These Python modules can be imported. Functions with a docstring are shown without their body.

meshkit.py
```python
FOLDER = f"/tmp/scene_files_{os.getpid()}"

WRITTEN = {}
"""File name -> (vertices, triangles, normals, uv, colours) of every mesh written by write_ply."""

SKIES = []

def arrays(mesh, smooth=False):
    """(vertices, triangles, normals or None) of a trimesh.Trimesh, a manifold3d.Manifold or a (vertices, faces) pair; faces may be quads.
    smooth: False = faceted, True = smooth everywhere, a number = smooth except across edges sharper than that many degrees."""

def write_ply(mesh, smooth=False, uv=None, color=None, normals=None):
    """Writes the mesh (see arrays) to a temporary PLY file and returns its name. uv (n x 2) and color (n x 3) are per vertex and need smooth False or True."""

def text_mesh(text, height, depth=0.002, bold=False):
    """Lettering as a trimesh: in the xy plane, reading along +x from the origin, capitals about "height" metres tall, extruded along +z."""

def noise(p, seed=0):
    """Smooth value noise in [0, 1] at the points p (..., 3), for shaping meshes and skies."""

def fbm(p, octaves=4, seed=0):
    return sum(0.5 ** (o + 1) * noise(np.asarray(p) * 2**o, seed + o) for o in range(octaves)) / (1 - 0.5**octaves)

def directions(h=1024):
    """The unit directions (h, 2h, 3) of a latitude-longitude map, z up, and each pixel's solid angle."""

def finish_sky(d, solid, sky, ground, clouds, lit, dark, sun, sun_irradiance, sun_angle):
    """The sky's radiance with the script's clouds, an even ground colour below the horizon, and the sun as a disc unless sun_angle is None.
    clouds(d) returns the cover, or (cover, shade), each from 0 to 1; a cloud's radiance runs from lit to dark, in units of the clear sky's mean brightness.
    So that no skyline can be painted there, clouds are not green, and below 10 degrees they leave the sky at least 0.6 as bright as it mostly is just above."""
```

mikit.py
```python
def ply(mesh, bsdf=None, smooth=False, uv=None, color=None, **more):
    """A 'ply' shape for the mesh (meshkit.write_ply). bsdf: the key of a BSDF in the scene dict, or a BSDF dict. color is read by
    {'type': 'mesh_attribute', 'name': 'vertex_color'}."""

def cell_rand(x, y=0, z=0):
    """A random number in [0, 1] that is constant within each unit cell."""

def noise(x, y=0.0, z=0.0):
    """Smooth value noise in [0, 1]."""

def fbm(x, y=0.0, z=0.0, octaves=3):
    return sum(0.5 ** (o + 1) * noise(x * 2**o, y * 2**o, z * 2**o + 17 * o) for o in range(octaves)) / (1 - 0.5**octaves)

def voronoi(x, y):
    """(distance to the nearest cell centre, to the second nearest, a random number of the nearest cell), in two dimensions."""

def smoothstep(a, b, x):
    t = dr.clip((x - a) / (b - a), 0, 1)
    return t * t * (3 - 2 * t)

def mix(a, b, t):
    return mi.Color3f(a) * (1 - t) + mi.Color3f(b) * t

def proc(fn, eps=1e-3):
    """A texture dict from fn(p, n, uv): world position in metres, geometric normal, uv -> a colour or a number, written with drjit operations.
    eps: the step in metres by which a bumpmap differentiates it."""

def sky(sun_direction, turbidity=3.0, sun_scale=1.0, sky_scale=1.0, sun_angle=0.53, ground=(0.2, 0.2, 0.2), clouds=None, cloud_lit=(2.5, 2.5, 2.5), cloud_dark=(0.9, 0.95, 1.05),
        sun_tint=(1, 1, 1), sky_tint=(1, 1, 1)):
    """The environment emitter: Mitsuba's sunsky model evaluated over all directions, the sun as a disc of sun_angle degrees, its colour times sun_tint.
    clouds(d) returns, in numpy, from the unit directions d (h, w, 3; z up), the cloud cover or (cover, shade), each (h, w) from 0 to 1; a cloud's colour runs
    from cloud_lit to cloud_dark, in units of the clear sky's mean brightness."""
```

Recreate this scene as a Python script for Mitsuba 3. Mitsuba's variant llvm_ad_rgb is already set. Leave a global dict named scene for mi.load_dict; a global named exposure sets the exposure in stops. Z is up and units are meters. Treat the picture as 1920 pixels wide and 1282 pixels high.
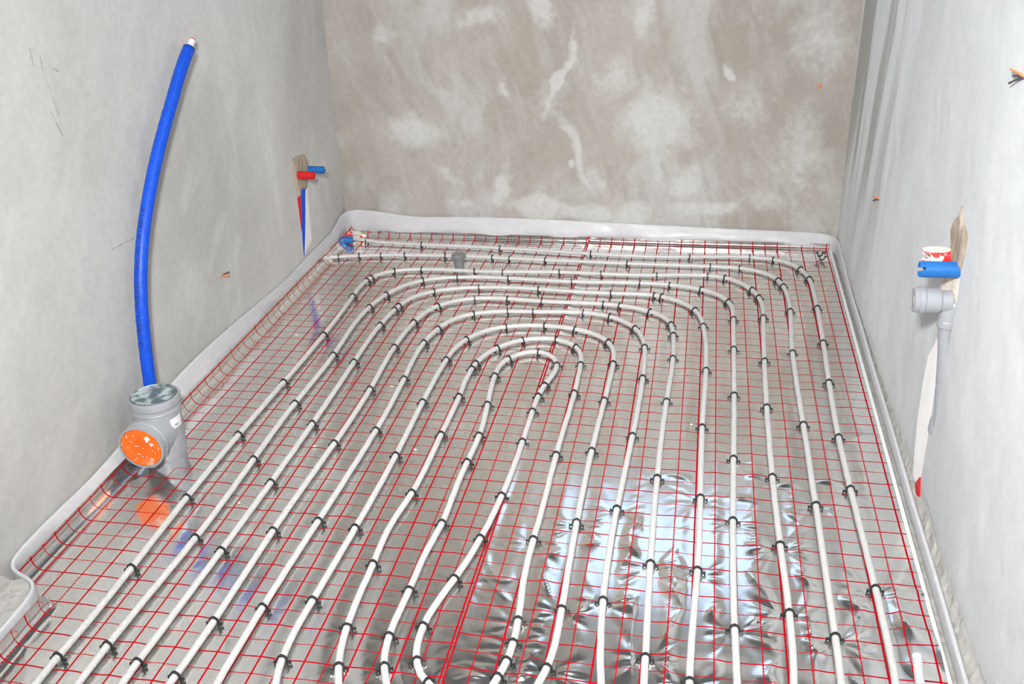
import math
import numpy as np, trimesh, drjit as dr, mitsuba as mi
import mikit, meshkit
from mikit import proc, ply, noise, fbm, smoothstep, mix
from shapely.geometry import Polygon, Point, LineString, box as sbox
from shapely.ops import unary_union
from scipy.spatial import cKDTree
from scipy.interpolate import CubicSpline

scene, labels = {}, {}
T = mi.ScalarTransform4f
PI = math.pi

# ------------------------------------------------------------------ camera, light, exposure
CAM = (-0.5211, -1.7375, 1.5348)
FWD = (-0.18003, 0.88144, -0.43663)
UP = (-0.04824, 0.43544, 0.89892)
scene['camera'] = {'type': 'perspective', 'fov': math.degrees(2 * math.atan(960 / 1874.2)), 'fov_axis': 'x', 'near_clip': 0.02, 'far_clip': 60.0,
                   'to_world': T().look_at(origin=list(CAM), target=[CAM[i] + FWD[i] for i in range(3)], up=list(UP))}
exposure = -0.16
# daylight through the window of the back wall, above the frame
scene['sky'] = mikit.sky((0.3, -0.5, 0.8), turbidity=3.0, sun_scale=0.0, sky_scale=7.8, sky_tint=(1.0, 1.0, 1.0), clouds=lambda d: np.clip(.62 + .5 * (meshkit.fbm(d * 5, 4) - .5), 0, 1), cloud_lit=(2.0, 2.55, 3.3))


def rgb(r, g=None, b=None):
    return {'type': 'rgb', 'value': [r, r if g is None else g, r if b is None else b]}


def rect_light(key, center, target, w, h, radiance, label, cat):
    q = np.array([[-w / 2, -h / 2, 0], [w / 2, -h / 2, 0], [w / 2, h / 2, 0], [-w / 2, h / 2, 0]])
    scene[key] = ply((q, np.array([[0, 1, 2], [0, 2, 3]])), {'type': 'diffuse', 'reflectance': rgb(.2)}, emitter={'type': 'area', 'radiance': rgb(*radiance)},
                     to_world=T().look_at(origin=center, target=target, up=[0.01, 0.02, 1]))
    if label:
        labels[key] = {'label': label, 'category': cat}


# the photographer's flash just above the camera, and an added fill panel under the ceiling to brighten the walls
FLASH, AIM = [-0.72, -1.77, 1.95], [-1.02, 1.5, 0.05]
labels['camera_flash'] = {'label': 'lit flash head in an added black hood that narrows its beam, held up left above the camera', 'category': 'flash'}
rect_light('camera_flash__lamp', FLASH, AIM, 0.24, 0.20, (1520, 1511, 1486), None, None)
hood = trimesh.util.concatenate([trimesh.creation.box((.27, .01, .14), trimesh.transformations.translation_matrix((0, s_ * .112, .055))) for s_ in (-1, 1)] +
                                [trimesh.creation.box((.01, .214, .14), trimesh.transformations.translation_matrix((s_ * .130, 0, .055))) for s_ in (-1, 1)])
scene['camera_flash__hood'] = ply(hood, {'type': 'diffuse', 'reflectance': rgb(.02)}, to_world=T().look_at(origin=FLASH, target=AIM, up=[0.01, 0.02, 1]))  # hood added to narrow the beam and dim the nearer walls
rect_light('added_fill_panel', [-0.95, 0.25, 2.56], [-0.95, 0.251, 0], 1.6, 1.0, (4.0, 4.0, 4.0), 'flat white fill panel added under the ceiling, out of view', 'lamp')

# ------------------------------------------------------------------ helpers


def numbered(name, parent=None):
    base = (parent + '__' if parent else '') + name
    if base not in scene and base not in labels:
        return base
    k = 1
    while f'{base}_{k:03d}' in scene or f'{base}_{k:03d}' in labels:
        k += 1
    return f'{base}_{k:03d}'


def put(name, mesh, mat, parent=None, smooth=30, uv=None, to_world=None, label=None, cat=None, group=None, kind=None):
    key = numbered(name, parent)
    more = {} if to_world is None else {'to_world': to_world}
    scene[key] = dict(mesh, **more) if isinstance(mesh, dict) else ply(mesh, mat, smooth=smooth, uv=uv, **more)
    note = {k: v for k, v in (('label', label), ('category', cat), ('group', group), ('kind', kind)) if v}
    if note:
        labels[key] = note
    return key


def thing(name, label, cat, group=None):
    key = numbered(name)
    labels[key] = {'label': label, 'category': cat}
    if group:
        labels[key]['group'] = group
    return key


def box(x0, x1, y0, y1, z0, z1):
    m = trimesh.creation.box((x1 - x0, y1 - y0, z1 - z0))
    m.apply_translation(((x0 + x1) / 2, (y0 + y1) / 2, (z0 + z1) / 2))
    return m


def cat(*ms):
    return trimesh.util.concatenate([m for m in ms])


def frames(p):
    p = np.asarray(p, float)
    t = np.gradient(p, axis=0)
    t /= np.linalg.norm(t, axis=1, keepdims=True)
    a = np.cross(t[0], [0, 0, 1.0] if abs(t[0][2]) < .9 else [0, 1.0, 0])
    A = []
    for k in t:
        a = a - k * (a @ k)
        a /= np.linalg.norm(a)
        A.append(a.copy())
    A = np.array(A)
    return p, t, A, np.cross(t, A)


def tube(p, radius, sides=16, caps=True):
    p, t, a, b = frames(p)
    n = len(p)
    r = np.broadcast_to(radius, (n,))[:, None, None]
    ang = np.arange(sides) * 2 * PI / sides
    v = (p[:, None] + r * (np.cos(ang)[None, :, None] * a[:, None] + np.sin(ang)[None, :, None] * b[:, None])).reshape(-1, 3)
    i, j = np.meshgrid(np.arange(n - 1), np.arange(sides), indexing='ij')
    q = np.stack([i * sides + j, i * sides + (j + 1) % sides, (i + 1) * sides + (j + 1) % sides, (i + 1) * sides + j], -1).reshape(-1, 4)
    f = [q[:, [0, 1, 2]], q[:, [0, 2, 3]]]
    if caps:
        v = np.vstack([v, p[:1], p[-1:]])
        j = np.arange(sides)
        f += [np.stack([(j + 1) % sides, j, j * 0 + n * sides], 1), np.stack([(n - 1) * sides + j, (n - 1) * sides + (j + 1) % sides, j * 0 + n * sides + 1], 1)]
    return trimesh.Trimesh(v, np.vstack(f), process=False)


def lathe(profile, origin=(0, 0, 0), axis=(0, 0, 1), sides=40):
    """profile: (radius, height) pairs along the axis; closed where radius is 0."""
    m = trimesh.creation.revolve(np.asarray(profile, float), sections=sides)
    if m.volume < 0:
        m.invert()
    M = trimesh.geometry.align_vectors([0, 0, 1], np.asarray(axis, float) / np.linalg.norm(axis))
    m.apply_transform(M)
    m.apply_translation(origin)
    return m


def ext(poly, depth):
    return trimesh.creation.extrude_polygon(poly, depth, engine='earcut')


# ------------------------------------------------------------------ materials


def principled(key, color, rough=.5, **more):
    scene[key] = {'type': 'twosided', 'bsdf': {'type': 'principled', 'base_color': color if isinstance(color, dict) else rgb(*color), 'roughness': rough, **more}}
    return key


def gauss(u, v, cu, cv, ru, rv, ang=0.0):
    c, s = math.cos(ang), math.sin(ang)
    a, b = (u - cu) * c + (v - cv) * s, -(u - cu) * s + (v - cv) * c
    return dr.exp(-(dr.square(a / ru) + dr.square(b / rv)))


BACK_MARKS = [  # pale plaster on the back wall: x, z, half sizes, turn, strength, how ragged the edge is
    (-1.76, .48, .15, .085, .1, .75), (-.72, .53, .16, .17, .3, .9), (-1.13, .72, .022, .20, -.36, .95), (-1.17, .62, .10, .10, .0, .45), (-.434, .729, .022, .03, 0, 1.2),
    (-1.097, .348, .024, .018, 0, 1.2), (-1.23, .145, .13, .05, 0, 1.0), (-1.03, .13, .15, .045, 0, .9), (-.83, .13, .10, .07, 0, .9), (-.50, .16, .14, .05, 0, .9), (-.60, .27, .08, .06, .3, .7),
    (-1.86, .89, .05, .06, 0, .6), (-1.18, .97, .06, .06, .5, .9), (-.14, .38, .12, .30, 0, .55), (-.09, .85, .14, .2, 0, .6), (-1.388, .22, .045, .10, -.2, .8), (-1.36, .64, .018, .07, 0, .6),
    (-.90, .70, .10, .12, .4, .55), (-1.06, .40, .03, .22, .35, .8), (-.97, .29, .05, .12, .45, .6), (-.36, .60, .14, .12, .3, .45), (-1.56, .155, .07, .03, 0, .6), (-1.62, .30, .10, .03, -.5, .55),
    (-.78, .95, .05, .10, .2, .7), (-.30, .93, .16, .07, 0, .35), (-1.45, .95, .12, .05, .1, .6), (-.72, .34, .05, .20, .5, .6), (-.27, .20, .14, .09, 0, .5)]


def back_color(p, n, uv):
    x, z = p.x, p.z
    wx = x + .09 * (fbm(x * 9, z * 9, 1.0, 4) - .5)
    wz = z + .09 * (fbm(x * 9, z * 9, 7.0, 4) - .5)
    k = mi.Float(0)
    for cx, cz, rx, rz, a, s in BACK_MARKS:
        k = dr.maximum(k, s * gauss(wx, wz, cx, cz, rx, rz, a))
    rag = fbm(x * 45, z * 45, 3.0, 3)
    k = smoothstep(.18, .72, k + .30 * (rag - .5) + .14 * (fbm(x * 5, z * 5, 8.0, 3) - .5))
    big = fbm(x * 2.3, z * 2.3, 5.0, 4)
    c = mix((.44, .405, .362), (.53, .49, .45), smoothstep(.25, .75, big))
    swirl = smoothstep(.5, .85, fbm((x + z * .7) * 4, (z - x * .7) * 11, 2.0, 4))
    c = mix(c, (.62, .615, .59), swirl * .25)
    qx, qz = x + .25 * fbm(x * 2.1, z * 2.1, 14.0, 2), z + .25 * fbm(x * 2.1, z * 2.1, 19.0, 2)
    cl = fbm(qx * 5, qz * 3.2, 6.0, 4)
    c = mix(c, (.62, .615, .595), smoothstep(.50, .68, cl - .07 + .17 * smoothstep(-1.5, -.5, x)) * .75)
    tw = fbm(qx * 26 + qz * 9, qz * 5 - qx * 2, 16.0, 3)
    c = mix(c, (.60, .59, .57), smoothstep(.56, .74, tw) * .30)
    c = mix(c, (.40, .375, .34), smoothstep(.40, .26, tw) * .30)
    c = mix(c, (.70, .70, .68), k * .85)
    specks = smoothstep(.80, .9, noise(x * 160, z * 160, 4.0))
    c = mix(c, (.35, .32, .29), specks * .18)
    return c * .68 * (.94 + .12 * fbm(x * 60, z * 60, 9.0, 2))


LEFT_SCRATCHES = [(.611, .596, .743, .587), (.465, 1.164, .466, 1.124), (.498, 1.14, .496, 1.108), (.505, 1.064, .517, .992), (.488, 1.006, .514, .939), (.532, 1.105, .556, 1.091)]


def left_color(p, n, uv):
    y, z = p.y, p.z
    big = fbm(y * 1.7, z * 1.7, 11.0, 4)
    c = mix((.53, .525, .505), (.64, .635, .62), smoothstep(.28, .70, big))
    s = smoothstep(.55, .85, fbm(y * 14, z * 3, 21.0, 4)) * smoothstep(1.0, 1.9, y)
    c = mix(c, (.72, .725, .71), s * .6)
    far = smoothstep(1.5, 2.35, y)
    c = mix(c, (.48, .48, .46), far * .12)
    sw = smoothstep(.55, .8, fbm((y + z) * 3, (z - y) * 9, 31.0, 4))
    c = mix(c, (.70, .695, .68), sw * .35)
    for a, b, e, f in LEFT_SCRATCHES:
        L = math.hypot(e - a, f - b)
        t = dr.clip(((y - a) * (e - a) + (z - b) * (f - b)) / L ** 2, 0, 1)
        d = dr.sqrt(dr.square(y - a - t * (e - a)) + dr.square(z - b - t * (f - b))) + .0016 * (noise(y * 70, z * 70, 3.0) - .4)
        c = mix(c, (.20, .19, .18), smoothstep(.0016, .0006, d) * .7)
    return c * (.66 + .20 * smoothstep(.6, 1.8, y)) * (.95 + .10 * fbm(y * 70, z * 70, 12.0, 2))  # paler towards the back: flash falloff evened out in the colour


def right_color(p, n, uv):
    y, z = p.y, p.z
    big = fbm(y * 2.0, z * 1.0, 51.0, 4)
    c = mix((.75, .785, .805), (.84, .875, .895), smoothstep(.3, .7, big))
    st = fbm(y * 8 + z * 1.6 + .5 * fbm(y * 3, z * 3, 66.0, 2), z * .9, 61.0, 3)
    far = smoothstep(.9, 2.1, y) * (.25 + .75 * smoothstep(.05, .6, z + .25 * (fbm(y * 6, z * 1.5, 64.0, 2) - .5)))
    c = mix(c, (.46, .46, .44), smoothstep(.30, .56, st) * far * .9)
    fine = fbm(y * 16 + z * 3, z * 1.2, 68.0, 3)
    c = mix(c, (.84, .85, .85), smoothstep(.58, .75, fine) * (.10 + .4 * far))
    ck = z - .052 - .022 * (fbm(y * 9, 2.0, 75.0, 3) - .5)
    c = mix(c, (.25, .24, .22), smoothstep(.0022, .0008, dr.abs(ck)) * smoothstep(.50, .58, noise(y * 5, 1.0, 77.0)) * .9)
    lo = smoothstep(.07, .0, z - .03 * fbm(y * 20, 1.0, 71.0, 3))
    c = mix(c, (.68, .68, .65), lo * .7)
    return c * (.74 + .15 * smoothstep(.5, 1.5, y)) * (.96 + .08 * fbm(y * 60, z * 60, 72.0, 2))  # colour lifted further back, where the flash only grazes the wall


def rough(key, color, fn, scale):
    scene[key] = {'type': 'twosided', 'bsdf': {'type': 'bumpmap', 'arbitrary': proc(fn, .004), 'scale': scale, 'bsdf': {'type': 'diffuse', 'reflectance': color if isinstance(color, dict) else rgb(*color)}}}
    return key


def wall_bump(p, n, uv):
    return fbm(p.x * 9 + p.y * 9, p.z * 9, p.y * 3, 4)


M_BACK = rough('mat_back_plaster', proc(back_color), wall_bump, .006)
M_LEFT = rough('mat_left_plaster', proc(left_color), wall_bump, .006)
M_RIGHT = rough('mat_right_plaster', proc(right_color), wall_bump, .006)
M_CONC = rough('mat_concrete', proc(lambda p, n, uv: mix((.32, .31, .29), (.43, .42, .40), fbm(p.x * 12, p.y * 12, p.z * 12, 4))), lambda p, n, uv: fbm(p.x * 60, p.y * 60, p.z * 60, 4), .01)
M_CEIL = rough('mat_ceiling', proc(lambda p, n, uv: mix((.085, .095, .115), (.12, .13, .15), fbm(p.x * 3, p.y * 3, 2.0, 4))), wall_bump, .006)
M_FRONT = principled('mat_front_wall', (.16, .17, .20), .8)


def pipe_color(p, n, uv):
    mark = smoothstep(.60, .66, noise(uv.x * 26, 3.0)) * smoothstep(.5, .6, noise(uv.x * 420, uv.y * 60, 5.0)) * smoothstep(.04, .02, dr.abs(uv.y - .30))
    dirt = smoothstep(.80, .9, fbm(p.x * 70, p.y * 70, 8.0, 3)) * smoothstep(.62, .72, noise(p.x * 4, p.y * 4, 9.0))
    return mix(mix((.46, .46, .45), (.35, .55, .55), mark * .18), (.33, .25, .17), dirt * .8)


M_PIPE = principled('mat_white_pipe', proc(pipe_color), .38, specular=.45)
M_WHITE = principled('mat_white_plastic', (.55, .565, .57), .4)
M_CLIP = principled('mat_black_clip', (.016, .017, .018), .42, specular=.5)
M_BLUE = principled('mat_blue_plastic', (.008, .11, .36), .38)
M_BSLEEVE = principled('mat_blue_sleeve', proc(lambda p, n, uv: mix((.003, .050, .42), (.007, .09, .54), smoothstep(.72, .80, noise(uv.x * 260, uv.y * 60, 1.0)))), .45, specular=.3)
M_RED = principled('mat_red_plastic', (.48, .008, .011), .4)
M_GREY = principled('mat_grey_pvc', proc(lambda p, n, uv: mix((.235, .246, .265), (.285, .296, .315), fbm(p.x * 25, p.y * 25, p.z * 9, 3))), .34, specular=.5)
M_GREYC = principled('mat_grey_cup', (.17, .17, .18), .45)
M_FOAM = principled('mat_pe_foam', proc(lambda p, n, uv: mix((.43, .43, .445), (.49, .49, .503), fbm(p.x * 40, p.y * 40, p.z * 40, 3))), .5, specular=.3, clearcoat=.35, clearcoat_gloss=.75)
M_EPS = principled('mat_white_board', (.62, .63, .63), .7)
M_PLASTER = rough('mat_tan_plaster', proc(lambda p, n, uv: mix((.29, .23, .175), (.48, .42, .35), fbm(p.y * 50, p.z * 16, p.x * 50, 4))), lambda p, n, uv: fbm(p.x * 80, p.y * 80, p.z * 40, 3), .006)
M_CREAM = principled('mat_cream_plaster', proc(lambda p, n, uv: mix((.50, .44, .37), (.62, .58, .52), fbm(p.x * 90, p.y * 90, p.z * 90, 3))), .8)
M_WPLAST = principled('mat_white_filler', proc(lambda p, n, uv: mix((.63, .625, .625), (.69, .69, .69), fbm(p.y * 30, p.z * 10, 1.0, 3))), .75)
M_COPPER = principled('mat_orange_wire', (.75, .22, .08), .5)
M_DARKW = principled('mat_dark_wire', (.06, .05, .06), .5)
M_INK = principled('mat_ink', (.008, .012, .05), .6)


def grid_mask(u, v, right):
    if right:
        vv = v - .0226 * smoothstep(.45, .72, v)
        uu = u
    else:
        vv = v + .03 * (1 - smoothstep(0.0, .6, v))
        uu = u + .01

    def line(a, half):
        d = dr.abs(a - dr.round(a / .1) * .1)
        return smoothstep(half + .0004, half - .0004, d)

    def dash(a, b, half):
        c = a + .05
        d = dr.abs(c - dr.round(c / .1) * .1)
        on = smoothstep(.07, .12, dr.abs(b / .0098 - dr.round(b / .0098)))
        return smoothstep(half + .0004, half - .0004, d) * (1 - (1 - on) * .8)
    k = dr.maximum(line(uu, .0021), line(vv, .0019))
    return dr.maximum(k, dr.maximum(dash(uu, v, .0017), dash(vv, u, .0014)))


def foil_bsdf(key, right):
    metal = {'type': 'roughconductor', 'material': 'none', 'distribution': 'ggx', 'alpha': .022, 'specular_reflectance': rgb(.90, .895, .865)}
    dust = {'type': 'blendbsdf', 'weight': proc(lambda p, n, uv: .04 + .22 * smoothstep(.60, .85, fbm(p.x * 9, p.y * 9, 1.0, 3)) * smoothstep(.45, .7, noise(p.x * 2.2, p.y * 2.2, 6.0))),
            'm': metal, 'd': {'type': 'roughplastic', 'diffuse_reflectance': rgb(.46, .45, .43), 'alpha': .2}}
    ink = {'type': 'diffuse', 'reflectance': rgb(.33, .003, .010)}
    scene[key] = {'type': 'twosided', 'bsdf': {'type': 'blendbsdf', 'weight': proc(lambda p, n, uv: grid_mask(uv.x, uv.y, right)), 'a': dust, 'b': ink}}
    return key


M_FOILL = foil_bsdf('mat_foil_left', False)
M_FOILR = foil_bsdf('mat_foil_right', True)

# ------------------------------------------------------------------ the room
XL, XR, YB, ZC = -2.12, 0.05, 2.41, 2.60
W0, W1, H0, H1 = -1.12, -0.16, 1.36, 2.16
put('floor', box(-3.3, 0.45, -5.0, 2.7, -.20, -.034), M_CONC, kind='structure')
put('ceiling', box(-3.3, 0.45, -5.0, 2.7, ZC, ZC + .15), M_CEIL, kind='structure')
put('wall_back', cat(box(-3.4, W0, YB, YB + .22, -.2, ZC), box(W1, .45, YB, YB + .22, -.2, ZC), box(W0, W1, YB, YB + .22, -.2, H0), box(W0, W1, YB, YB + .22, H1, ZC)), M_BACK, kind='structure')
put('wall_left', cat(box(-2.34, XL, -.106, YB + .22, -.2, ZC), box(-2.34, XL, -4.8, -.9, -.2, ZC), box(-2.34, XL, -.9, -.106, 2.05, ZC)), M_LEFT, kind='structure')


def wall_x(y):
    return .043 + (YB - y) * .0105          # the right wall runs a little out of square


wr = ext(Polygon([(wall_x(-4.8), -4.8), (wall_x(YB + .22), YB + .22), (.45, YB + .22), (.45, -4.8)]), ZC + .2)
wr.apply_translation((0, 0, -.2))
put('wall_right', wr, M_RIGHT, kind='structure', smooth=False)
# rough mortar fillet between the right strip and the wall
fy = np.arange(-1.6, 2.36, .012)
fr = []
for k_, (a_, b_) in enumerate([(0, -.034), (0, .010), (.4, .020), (.75, .030), (1.02, .040), (1.02, -.034)]):
    x0_, x1_ = .047, wall_x(fy) + .003
    rn = meshkit.fbm(np.c_[fy * 45, fy * 0 + k_ * 1.7, fy * 0], 3) - .5
    fr.append(np.c_[x0_ + (x1_ - x0_) * a_ - (.002 if k_ in (0, 1) else 0), fy, b_ + (.018 if 1 < k_ < 5 else 0) * rn])
fr = np.stack(fr, 1)
i_, j_ = np.meshgrid(np.arange(len(fy) - 1), np.arange(5), indexing='ij')
put('trim_2', (fr.reshape(-1, 3), np.stack([i_ * 6 + j_, (i_ + 1) * 6 + j_, (i_ + 1) * 6 + j_ + 1, i_ * 6 + j_ + 1], -1).reshape(-1, 4)), M_CONC, kind='structure')

put('wall_front', box(-3.3, .3, -5.0, -4.8, -.2, ZC), M_FRONT, kind='structure')
wk = put('window_1', cat(box(W0, W1, YB + .10, YB + .16, H0, H0 + .05), box(W0, W1, YB + .10, YB + .16, H1 - .05, H1), box(W0, W0 + .05, YB + .10, YB + .16, H0 + .05, H1 - .05), box(W1 - .05, W1, YB + .10, YB + .16, H0 + .05, H1 - .05)),
         M_WHITE, kind='structure')
put('wall_passage', box(-3.4, -3.3, -5.0, 2.7, -.2, ZC), M_FRONT, kind='structure')
# raised floor of the passage, its broken edge next to the curled strip
rng = np.random.default_rng(5)
xs = np.linspace(-3.2, -2.035, 60)
edge = -.117 + .012 * (meshkit.noise(np.c_[xs * 40, xs * 0, xs * 0]) - .5) + .012 * (rng.random(60) - .5)
edge[xs < -2.12] = -.108 + .0 * rng.random((xs < -2.13).sum())
slab = ext(Polygon([(-3.2, -2.9), (-1.998, -2.9), (-1.998, -.2), (-2.006, -.155)] + list(zip(xs[::-1], edge[::-1]))), .080)
slab.apply_translation((0, 0, -.034))
put('trim_1', slab, M_CONC, kind='structure', smooth=False)

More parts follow.
